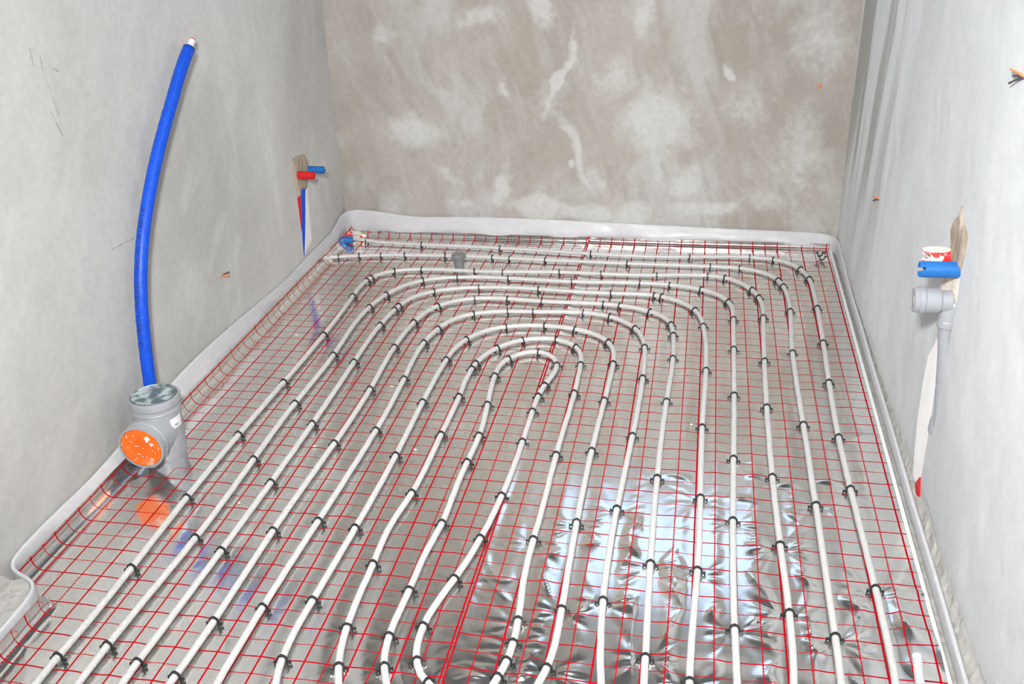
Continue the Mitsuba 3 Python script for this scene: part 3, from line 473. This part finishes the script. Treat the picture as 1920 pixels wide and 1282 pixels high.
def foil_sheet(x0, x1, y0, y1, lift, left=False, edge_up=0.0):
    step = .0042
    nx, ny = int((x1 - x0) / step), int((y1 - y0) / step)
    s = np.linspace(0, 1, nx)
    y = np.linspace(y0, y1, ny)
    X0 = x0 + (.118 * ss(-.105, -.145, y) if left else 0 * y)
    U = X0[:, None] + s[None, :] * (x1 - X0)[:, None]
    V = np.repeat(y[:, None], nx, 1)
    u, v = U.ravel(), V.ravel()
    z = foil_height(u, v) + lift
    X, Y = u.copy(), v.copy()

    def curl(a, bend, r):          # turns the sheet up beyond the line a = bend
        over = np.maximum(bend - a, 0)
        q = np.minimum(over, r * PI * .47) / r
        rest = np.maximum(over - r * PI * .47, 0)
        return bend - r * np.sin(q) - rest * .08, r * (1 - np.cos(q)) + rest, over > 0
    if left:
        bend = np.repeat(X0, nx) + .062 + .012 * (meshkit.noise(np.c_[v * 5, v * 0, v * 0]) - .5)
        nxp, up, m = curl(u, bend, .028)
        keep = 1 - .9 * np.exp(-((v + .125) / .022) ** 2)
        X = np.where(m, nxp, X)
        z += up * keep
    nyp, up, m = curl(-v, -(y1 - .034), .016)
    Y = np.where(m, -nyp, Y)
    z += up
    if edge_up:
        z += edge_up * ss(x0 + .025, x0, u)
    i, j = np.meshgrid(np.arange(ny - 1), np.arange(nx - 1), indexing='ij')
    a = i * nx + j
    q = np.stack([a, a + 1, a + nx + 1, a + nx], -1).reshape(-1, 4)
    return (np.c_[X, Y, z], q), np.c_[u, v]


m, uv = foil_sheet(-2.118, -.985, -1.55, 2.392, 0.0, left=True)
put('foil_sheet', m, M_FOILL, smooth=True, uv=uv, label='silver foil sheet printed with a red grid, by the left wall', cat='foil sheet')
m, uv = foil_sheet(-1.0025, .0125, -1.55, 2.392, .0012, edge_up=.003)
put('foil_sheet', m, M_FOILR, smooth=True, uv=uv, label='silver foil sheet printed with a red grid, by the right wall', cat='foil sheet')

# ------------------------------------------------------------------ the foam strip round the foot of the walls
BTOP = [(-2.11, .118), (-1.98, .114), (-1.87, .098), (-1.78, .089), (-1.56, .097), (-1.25, .096), (-.78, .084), (-.33, .073), (-.02, .066), (.03, .058)]
LTOP = [(2.40, .122), (2.317, .118), (2.22, .082), (2.06, .08), (1.87, .08), (1.70, .07), (1.39, .088), (1.17, .10), (.97, .11), (.785, .107), (.395, .068), (.26, .061), (.11, .067), (0, .064), (-.06, .057), (-1.6, .056)]
path = [(-1.99, -1.55, .058), (-1.99, -.9, .058), (-1.988, -.5, .058), (-1.989, -.3, .056), (-1.990, -.22, .056), (-1.992, -.175, .056), (-1.999, -.147, .055), (-2.014, -.124, .054), (-2.035, -.112, .054), (-2.060, -.113, .055), (-2.090, -.111, .055),
        (-2.110, -.100, .056), (-2.1175, -.078, .058), (-2.118, -.048, .060), (-2.1175, -.02, .062), (-2.117, .01, .064), (-2.116, .06, .066)]
for y in np.arange(.1, 2.33, .04):
    path.append((-2.116, y, float(np.interp(-y, [-q[0] for q in LTOP], [q[1] for q in LTOP]))))
for a in np.linspace(0, PI / 2, 7)[1:]:
    path.append((-2.066 - .05 * math.cos(a), 2.356 + .05 * math.sin(a), .119))
for x in np.arange(-2.03, -.01, .04):
    path.append((x, 2.406, float(np.interp(x, [q[0] for q in BTOP], [q[1] for q in BTOP]))))
for a in np.linspace(0, PI / 2, 7)[1:]:
    path.append((.002 + .045 * math.sin(a), 2.361 + .045 * math.cos(a), .066 - .014 * a / 1.57))
for y in np.arange(2.32, -1.56, -.05):
    path.append((.0465, y, max(.030, .052 - .05 * (2.32 - y)) + .002 * math.sin(9 * y)))
path = np.array(path)
lp = np.r_[0, np.cumsum(np.linalg.norm(np.diff(path[:, :2], axis=0), axis=1))]
sp = np.linspace(0, lp[-1], 420)
P = np.stack([np.interp(sp, lp, path[:, k]) for k in range(3)], 1)
ker = np.ones(5) / 5
for k in range(3):
    P[2:-2, k] = np.convolve(P[:, k], ker, 'valid')
P[:, 2] += .0035 * (meshkit.fbm(np.c_[sp * 6, sp * 0, sp * 0 + 4.4], 3) - .5)
t2 = np.gradient(P[:, :2], axis=0)
t2 /= np.linalg.norm(t2, axis=1, keepdims=True)
N = np.c_[t2[:, 1], -t2[:, 0]]          # towards the room
onback = ss(-2.06, -1.9, P[:, 0]) * ss(2.36, 2.40, P[:, 1]) * ss(.02, -.05, P[:, 0])
onleft = ss(-2.05, -2.09, P[:, 0]) * ss(.05, .2, P[:, 1]) * ss(2.33, 2.2, P[:, 1])
sec = []
for f, (a, b) in enumerate([(0, -.2), (0, .5), (0, .93), (.0015, .985), (.0045, 1.0), (.0080, .985), (.0098, .93), (.0100, .72), (.0100, .5), (.0100, .28), (.0100, .1), (.0100, -.2)]):
    bump = 0.0
    if f >= 7:
        w = {7: .35, 8: .8, 9: 1.0, 10: .6, 11: .3}[f]
        nz = meshkit.fbm(np.c_[sp * 7, sp * 0 + b * 3, sp * 0 + 2], 3)
        bump = w * ((.004 + .026 * nz) * onback + (.003 + .022 * nz) * onleft + .0015 * nz)
    sec.append(np.c_[P[:, :2] + N * (a + bump)[:, None] if np.ndim(bump) else P[:, :2] + N * a, np.where(b < 0, -.006, P[:, 2] * max(b, 0))])
S = np.stack(sec, 1)
ns = S.shape[1]
i, j = np.meshgrid(np.arange(len(sp) - 1), np.arange(ns), indexing='ij')
q = np.stack([i * ns + j, (i + 1) * ns + j, (i + 1) * ns + (j + 1) % ns, i * ns + (j + 1) % ns], -1).reshape(-1, 4)
put('edge_strip', (S.reshape(-1, 3), q), M_FOAM, smooth=50, label='white foam strip along the foot of the walls, curled at its front left end', cat='foam strip')

# ------------------------------------------------------------------ grey drain tee with two caps
TX, TY, BR = -2.002, .478, .0640
tee = thing('drain_tee', 'grey plastic drain tee standing on the foil by the left wall', 'pipe fitting')
body = lathe([(0, -.03), (.052, -.03), (.055, .022), (.0575, .026), (.0575, .030), (BR - .003, .040), (BR - .001, .15), (BR + .001, .164), (BR + .001, .176), (BR + .0025, .178), (BR + .0025, .181), (BR + .001, .183), (BR + .001, .192),
              (BR + .006, .197), (BR + .0065, .212), (BR + .0045, .2175), (BR + .001, .2185), (BR, .214), (0, .214)], (TX, TY, 0), sides=64)
put('body', body, M_GREY, tee, smooth=35)
branch = lathe([(0, 0), (BR - .003, 0), (BR - .003, .078), (BR + .0005, .082), (BR + .0005, .086), (BR - .001, .088), (BR, .1115), (BR + .0015, .113), (BR - .0045, .1135), (BR - .0045, .106), (0, .106)], (TX, TY, .1165), (0.02, -1, -.03), sides=64)
put('branch_socket', branch, M_GREY, tee, smooth=35)


def orange_color(p, n, uv):
    k = smoothstep(.55, .72, fbm(p.x * 40, p.z * 40, 3.0, 4)) * smoothstep(.48, .62, fbm(p.x * 14, p.z * 14, 9.0, 2))
    dots = smoothstep(.86, .92, noise(p.x * 150, p.z * 150, 2.0))
    c = mix((.60, .085, .004), (.70, .15, .010), fbm(p.x * 16, p.z * 16, 4.0, 2))
    c = mix(c, (.64, .50, .43), dr.minimum(k * .75 + dots * .7, 1.0))
    for a, b, r in ((.028, .031, .0075), (.026, .022, .004), (.036, .012, .005)):
        d = dr.sqrt(dr.square(p.x - TX - a) + dr.square(p.z - .1145 - b) * 1.3)
        c = mix(c, (.64, .60, .57), smoothstep(r + .0015, r - .001, d + .003 * (noise(p.x * 300, p.z * 300, 1.0) - .5)))
    return c


M_ORANGE = principled('mat_orange_cap', proc(orange_color), .45)
put('end_cap', lathe([(0, .100), (BR - .0045, .100), (BR - .0045, .111), (BR - .006, .1135), (BR - .012, .1142), (0, .1146)], (TX, TY, .1165), (0.02, -1, -.03), sides=64), M_ORANGE, tee, label='orange round end cap with plaster splashes')
M_LID = principled('mat_dusty_lid', proc(lambda p, n, uv: mix((.075, .095, .10), (.33, .38, .38), smoothstep(.36, .72, fbm(p.x * 45, p.y * 45, 5.0, 4)) * smoothstep(BR, BR - .006, dr.sqrt(dr.square(p.x - TX) + dr.square(p.y - TY))))), .5)
put('lid', lathe([(0, .205), (BR - .0005, .205), (BR - .0005, .2185), (BR - .002, .2205), (BR - .0045, .2205), (BR - .0055, .2188), (BR - .012, .2182), (0, .2182)], (TX, TY, 0), sides=64), M_LID, tee, label='dark grey round lid dusty with plaster')
# paper label wrapped on the body
pa = np.linspace(math.radians(-31), math.radians(6), 14)
pz = np.linspace(.128, .160, 6)
g = np.array([[TX + (BR + .0012) * math.cos(a), TY + (BR + .0012) * math.sin(a), z] for z in pz for a in pa])
i, j = np.meshgrid(np.arange(5), np.arange(13), indexing='ij')
q = np.stack([i * 14 + j, i * 14 + j + 1, (i + 1) * 14 + j + 1, (i + 1) * 14 + j], -1).reshape(-1, 4)
uv = np.array([[c / 13, r / 5] for r in range(6) for c in range(14)])


def tag_color(p, n, uv):
    bars = smoothstep(.42, .46, mikit.cell_rand(uv.x * 34, 0, 3)) * smoothstep(.12, .14, uv.y) * smoothstep(.42, .40, uv.y) * smoothstep(.22, .24, uv.x) * smoothstep(.93, .91, uv.x)
    t = dr.abs(uv.y * 9 - dr.round(uv.y * 9))
    lines = smoothstep(.18, .10, t) * smoothstep(.48, .52, uv.y) * smoothstep(.9, .86, uv.y) * smoothstep(.35, .5, noise(uv.x * 40, dr.round(uv.y * 9) * 7, 1.0)) * smoothstep(.08, .1, uv.x) * smoothstep(.92, .9, uv.x)
    return mix((.64, .65, .655), (.08, .10, .12), dr.maximum(bars * .85, lines * .55))


M_TAG = principled('mat_paper_tag', proc(tag_color), .5)
put('sticker', (g, q), M_TAG, tee, smooth=True, uv=uv, label='white sticker with a barcode')

# ------------------------------------------------------------------ blue sleeved water pipe leaning beside the left wall
yz = [(.575, -.03), (.577, .10), (.584, .206), (.607, .353), (.626, .433), (.653, .510), (.701, .602), (.760, .684), (.883, .821), (.992, .920), (1.061, .981), (1.147, 1.045)]
ctrl = np.array([(-2.075 + .0, y, z) for y, z in yz])
cs = np.r_[0, np.cumsum(np.linalg.norm(np.diff(ctrl, axis=0), axis=1))]
CS = CubicSpline(cs, ctrl)
wp = thing('water_pipe', 'white water pipe in a blue sleeve rising behind the grey drain tee', 'pipe')
s = np.linspace(0, cs[-1], 150)
p3 = CS(s)
sl = tube(p3, .0182 + .00025 * np.sin(s * 900), 28)
n = len(p3)
uv = np.vstack([np.stack(np.meshgrid(s, np.arange(28) / 28, indexing='ij'), -1).reshape(-1, 2), [[0, 0], [s[-1], 0]]])
put('sleeve', sl, M_BSLEEVE, wp, smooth=True, uv=uv, label='blue sleeve with black print')
e, d = p3[-1], (p3[-1] - p3[-2]) / np.linalg.norm(p3[-1] - p3[-2])
put('inner_pipe', tube([e - d * .02, e + d * .010, e + d * .036], .0098, 20), M_WHITE, wp, label='white pipe end')
put('end_plug', lathe([(0, -.004), (.0088, -.004), (.0100, .0), (.0100, .0022), (.0088, .0036), (0, .0040)], e + d * .036, d, 28), M_RED, wp, label='red plug')
# print on the sleeve, reading downwards
txt = meshkit.text_mesh('16-2.0 MM  \u2022  PN-EN ISO 21003-2  \u2022  IIIIIIIIIIIIIIII  \u2022  IIIIIIIIIIII  \u2022  II', .0095, .0006)
tv = np.array(txt.vertices)
fs = np.linspace(0, cs[-1], 900)
fp, ft, fa, fb = frames(CS(fs))
L0, L1 = (float(np.interp(z_, ctrl[:, 2], cs)) for z_ in (.668, .315))
span = tv[:, 0].max()
along = L0 - tv[:, 0] / span * (L0 - L1)
idx = np.clip(np.searchsorted(fs, along), 0, 899)
# angle on the sleeve: towards the camera, a little to the left of the middle
cam = np.array(CAM)
vd = cam - fp
vd -= ft * (vd * ft).sum(1)[:, None]
vd /= np.linalg.norm(vd, axis=1)[:, None]
sd = np.cross(ft, vd)
th = .55 + (tv[:, 1] - .0045) / .0185
sgn = -1.0
rad = .0183 + tv[:, 2]
pv = fp[idx] + rad[:, None] * (np.cos(th)[:, None] * vd[idx] + sgn * np.sin(th)[:, None] * sd[idx])
fx = trimesh.Trimesh(pv, txt.faces, process=False)
put('print', fx, M_INK, wp, smooth=False, label='black print reading down the sleeve')


# ------------------------------------------------------------------ left wall: capped tap outlets, chased groove
def cap_plug(origin, axis, r, L, notched=True):
    m = lathe([(0, 0), (r * .8, 0), (r * .95, .006), (r, .012), (r, L - .004), (r * .97, L), (r * .72, L), (r * .72, L - .014), (0, L - .014)], (0, 0, 0), (0, 0, 1), 32)
    if notched:
        man = trimesh.boolean.difference([m] + [trimesh.creation.box((r * 2.6, r * .42, .024), trimesh.transformations.rotation_matrix(a, [0, 0, 1]) @ trimesh.transformations.translation_matrix([0, 0, L])) for a in (.4, .4 + PI / 2)], engine='manifold')
        m = man
    m.apply_transform(trimesh.geometry.align_vectors([0, 0, 1], np.asarray(axis, float)))
    m.apply_translation(origin)
    return m


def blob(outline, wall, out, thick, seed, amp=.3, ax=0):
    """A patch on a side wall: outline in (y, z), domed towards the room, out = +1 or -1 along x."""
    pg = Polygon(outline).buffer(.004).buffer(-.002)
    m = ext(pg, .002)
    m = trimesh.Trimesh(*trimesh.remesh.subdivide_to_size(m.vertices, m.faces, .012), process=True)
    v = np.array(m.vertices)
    bd = np.array([pg.exterior.distance(Point(a, b)) for a, b in v[:, :2]])
    h = np.where(v[:, 2] > .001, thick * ss(0, .016, bd) * (1 - amp + 2 * amp * meshkit.fbm(np.c_[v[:, 0] * 60, v[:, 1] * 18, v[:, 0] * 0 + seed], 3)) + .0006, -.004)
    return trimesh.Trimesh(np.c_[wall + out * h, v[:, 0], v[:, 1]], m.faces if out < 0 else m.faces, process=False)


lp_ = blob([(1.899, .489), (1.945, .491), (2.021, .475), (2.049, .436), (2.031, .383), (2.004, .341), (1.975, .336), (1.947, .339), (1.915, .318), (1.904, .325), (1.897, .385), (1.884, .446)], XL, 1, .006, 3.0)
put('plaster_patch', lp_, M_PLASTER, label='tan plaster patch around the red and blue outlets on the left wall', cat='plaster patch')
put('filler_smear', blob([(1.970, .330), (2.008, .335), (1.984, .121), (1.896, .097), (1.92, .20)], XL, 1, .0012, 7.0), M_WPLAST, label='long white filler smear on the left wall below the two outlets', cat='filler smear')
t = thing('tap_plug', 'short red plastic plug on the left wall, splashed with white plaster', 'plug')
put('cap', cap_plug((XL - .012, 1.925, .4185), (1, 0, -.01), .0165, .084, True), M_RED, t, smooth=35)
put('plaster_splash', blob([(1.915, .405), (1.915, .425), (1.93, .432), (1.94, .42), (1.935, .408)], XL + .008, 1, .012, 5.0), M_CREAM, t, label='white plaster splash')
t = thing('tap_plug', 'blue plastic plug on the left wall, beside the red one', 'plug')
put('cap', cap_plug((XL - .012, 2.039, .4075), (1, 0, -.01), .0155, .084, True), M_BLUE, t, smooth=35)
put('supply_pipe', tube([(XL - .0095, 1.955, .352), (XL - .0135, 1.925, .23), (XL - .0222, 1.888, .08)], .0220, 28), M_BSLEEVE, label='blue pipe sliver showing in the wall groove below the left outlets', cat='pipe')
put('supply_pipe', tube([(XL - .0100, 1.912, .335), (XL - .0140, 1.907, .26), (XL - .0182, 1.898, .19)], .0180, 28), M_RED, label='red pipe sliver showing in the wall groove below the left outlets', cat='pipe')

# ------------------------------------------------------------------ right wall: capped tap outlets, drain elbow, groove
XW, DY, DZ = .0625, .047, -.018
put('plaster_patch', blob([(a_ + DY, b_ + DZ) for a_, b_ in [(.549, .798), (.556, .77), (.545, .755), (.560, .762), (.586, .759), (.602, .726), (.581, .697), (.56, .66), (.52, .655), (.47, .655), (.462, .69), (.455, .718), (.458, .757), (.50, .772), (.535, .80)]], XW, -1, .007, 9.0), M_PLASTER,
    label='tan plaster patch tapering upwards above the outlets on the right wall', cat='plaster patch')
put('plaster_patch', blob([(a_ + DY, b_ + DZ) for a_, b_ in [(.61, .60), (.60, .64), (.54, .655), (.47, .653), (.462, .60), (.475, .575), (.54, .55), (.60, .565)]], XW, -1, .006, 13.0), M_CREAM, label='cream plaster patch around the drain elbow on the right wall', cat='plaster patch')
t = thing('tap_plug', 'red plastic plug on the right wall, thickly smeared with cream plaster', 'plug')


def smeared(p, n, uv):
    k = smoothstep(.44, .52, fbm(p.x * 42, p.y * 42, p.z * 60, 3))
    return mix((.62, .012, .016), (.80, .73, .66), k)


M_SMEAR = principled('mat_smeared_red', proc(smeared), .5)
put('cap', cap_plug((XW + .012, .560 + DY, .672 + DZ), (-1, 0, -.01), .0205, .076, True), M_SMEAR, t, smooth=35)
m = trimesh.creation.icosphere(3, 1.0)
v = np.array(m.vertices)
v *= (1 + .35 * (meshkit.fbm(v * 2.2 + 5, 3) - .5))[:, None]
put('plaster_lump', trimesh.Trimesh(v * [.034, .014, .0075] + [.026, .556 + DY, .6885 + DZ], m.faces), M_CREAM, t, smooth=True, label='cream plaster lump')
t = thing('tap_plug', 'blue plastic plug on the right wall with a notched open end', 'plug')
put('cap', cap_plug((XW + .012, .484 + DY, .668 + DZ), (-1, 0, -.01), .0190, .098, True), M_BLUE, t, smooth=35)
de = thing('drain_elbow', 'grey plastic drain elbow with a capped socket on the right wall', 'pipe fitting')
put('socket', lathe([(0, 0), (.0245, 0), (.0245, .022), (.0290, .027), (.0295, .058), (.0318, .061), (.0322, .071), (.0300, .0735), (0, .0735)], (XW - .006, .482 + DY, .591 + DZ), (-1, 0, 0), 48), M_GREY, de, smooth=35)
put('stopper', lathe([(0, .07), (.0292, .07), (.0298, .079), (.0270, .0835), (.0245, .0838), (.0235, .0825), (.0120, .0825), (.010, .0845), (0, .0848)], (XW - .006, .482 + DY, .591 + DZ), (-1, 0, 0), 48), M_GREY, de, smooth=35, label='grey stopper in the socket')
put('bend', tube([(XW + a_, b_ + DY, c_ + DZ) for a_, b_, c_ in ((.02, .482, .583), (-.002, .480, .578), (-.008, .479, .562), (-.009, .478, .540), (-.009, .4775, .530))], .0200, 28), M_GREY, de, smooth=40)
put('collar', lathe([(0, 0), (.0200, 0), (.0218, .003), (.0218, .014), (.0200, .017), (0, .017)], (XW - .009, .4775 + DY, .528 + DZ), (.02, 0, 1), 40), M_GREY, de, smooth=35)
put('waste_pipe', tube([(XW + a_, b_ + DY, c_ + DZ) for a_, b_, c_ in ((-.009, .4775, .532), (-.0075, .477, .50), (-.002, .476, .46), (.0145, .473, .26))], [.0165, .0165, .0160, .0160], 28), M_GREY, label='grey waste pipe running down from the drain elbow into the wall', cat='pipe')
put('pipe_socket', lathe([(0, -.02), (.019, -.02), (.0205, -.012), (.0205, .012), (.019, .018), (0, .018)], (XW + .0125, .485 + DY, .258 + DZ), (.08, 0, 1), 32), M_GREY, label='grey pipe socket half sunk in the right wall below the waste pipe', cat='pipe fitting')
put('groove_filler', blob([(a_ + DY, b_ + DZ) for a_, b_ in [(.560, .476), (.590, .43), (.634, .375), (.642, .28), (.639, .189), (.612, .10), (.584, .017), (.51, .072), (.51, .193), (.520, .345), (.530, .467)]], XW, -1, .0018, 17.0, amp=.15), M_WPLAST,
    label='long white filler strip in the groove on the right wall', cat='filler strip')
put('pipe_cover', blob([(a_ + DY, b_ + DZ) for a_, b_ in [(.565, .022), (.508, .088), (.480, .041), (.505, .006)]], XW - .002, -1, .003, 19.0, amp=.1), M_RED, label='torn red pipe cover at the bottom of the white groove filler', cat='pipe cover')


def wires(label, base, tips, mats, r=.0016):
    t = thing('loose_wire', label, 'wire')
    b = np.array(base, float)
    for q, m_ in zip(tips, mats):
        q = np.array(q, float)
        put('strand', tube([b - (q - b) * .3, b, b + (q - b) * .5 + [0, 0, .002], q], r, 8), m_, t, smooth=True)


wires('short orange wire ends poking from the left wall', (XL, 1.19, .280), [(XL + .012, 1.222, .284), (XL + .014, 1.214, .276), (XL + .008, 1.216, .272)], [M_DARKW, M_COPPER, M_COPPER], .0026)
wires('short orange wire ends poking from the right wall', (.052, 1.583, .478), [(.040, 1.620, .476), (.037, 1.608, .466), (.038, 1.598, .482)], [M_COPPER, M_DARKW, M_COPPER], .0026)
wires('tiny orange wire end poking from the back wall', (-.085, YB, .678), [(-.094, YB - .010, .668), (-.082, YB - .012, .674)], [M_COPPER, M_COPPER], .0030)
wires('orange and dark wires poking from the right wall at its top right', (.0655, .317, 1.125), [(.0515, .367, 1.131), (.0555, .360, 1.120), (.0495, .355, 1.107)], [M_COPPER, M_DARKW, M_DARKW], .0022)

# ------------------------------------------------------------------ small things on the foil
t = thing('sleeve_end', 'blue sleeve end on the heating pipe in the back left corner', 'pipe sleeve')
put('tube', tube([(-2.100, 2.262, .0205), (-2.07, 2.264, .0205), (-2.046, 2.2655, .0205)], [.0168, .0160, .0168], 28), M_BLUE, t, smooth=40)
t = thing('sleeve_end', 'torn red sleeve end with white plaster in the back left corner', 'pipe sleeve')
put('tube', tube([(-2.085, 2.330, .022), (-2.05, 2.332, .020), (-2.005, 2.334, .014)], [.0125, .0115, .007], 20), M_SMEAR, t, smooth=40)
put('plaster_lump', trimesh.Trimesh(v * [.022, .016, .012] + [-2.045, 2.325, .030], m.faces), M_CREAM, t, smooth=True, label='white plaster lump')
cup = thing('pipe_stub', 'short grey capped pipe stub standing among the pipes near the back wall', 'pipe stub')
put('body', lathe([(0, -.01), (.0205, -.01), (.0212, .030), (.0245, .044), (.0262, .047), (0, .047)], (-1.502, 2.035, 0), (-.05, 0, 1), 40), M_GREYC, cup, smooth=35)
put('cap', lathe([(0, .045), (.0272, .045), (.0285, .049), (.0285, .058), (.0268, .061), (.022, .0605), (.020, .059), (0, .0595)], (-1.502, 2.035, 0), (-.05, 0, 1), 40), M_GREYC, cup, smooth=35)
for word, x, y, z, a in (('rear', -.036, 2.262, .024, 8), ('front', -.030, 2.232, .020, -10)):
    put('pipe_clip', CLIP, None, to_world=T().translate([x, y, z]).rotate([0, 0, 1], a).rotate([1, 0, 0], -78), cat='clip', group='loose clips in the corner',
        label=f'loose black plastic clip in the back right corner, {word} one of two')
put('pipe_stub', tube([(-.052, -.25, -.006), (-.0963, -.25, .196), (-.0980, -.25, .2035), (-.0983, -.25, .2048)], [.0086, .0086, .0080, .0062], 20), M_WHITE, label='short white plastic pipe end standing up at the lower right corner', cat='pipe stub')
# chips of plaster dropped on the foil
crng = np.random.default_rng(3)
for k, (x, y) in enumerate(sorted([(-1.655, .79), (-1.48, .985), (-1.60, .60), (-.30, .93), (-1.70, .30), (-1.30, .62), (-1.94, 1.32), (-.52, .86)], key=lambda q_: q_[1])):
    w = v * (crng.uniform(.003, .0055, 3)) * [1.2, 1, .6]
    put('plaster_chip', trimesh.Trimesh(w + [x, y, .0055], m.faces), M_CREAM, smooth=True, cat='plaster chip', group='plaster chips on the foil', label=f'tiny chip of pale plaster on the foil, {WORDS[k]} of the chips from the front')
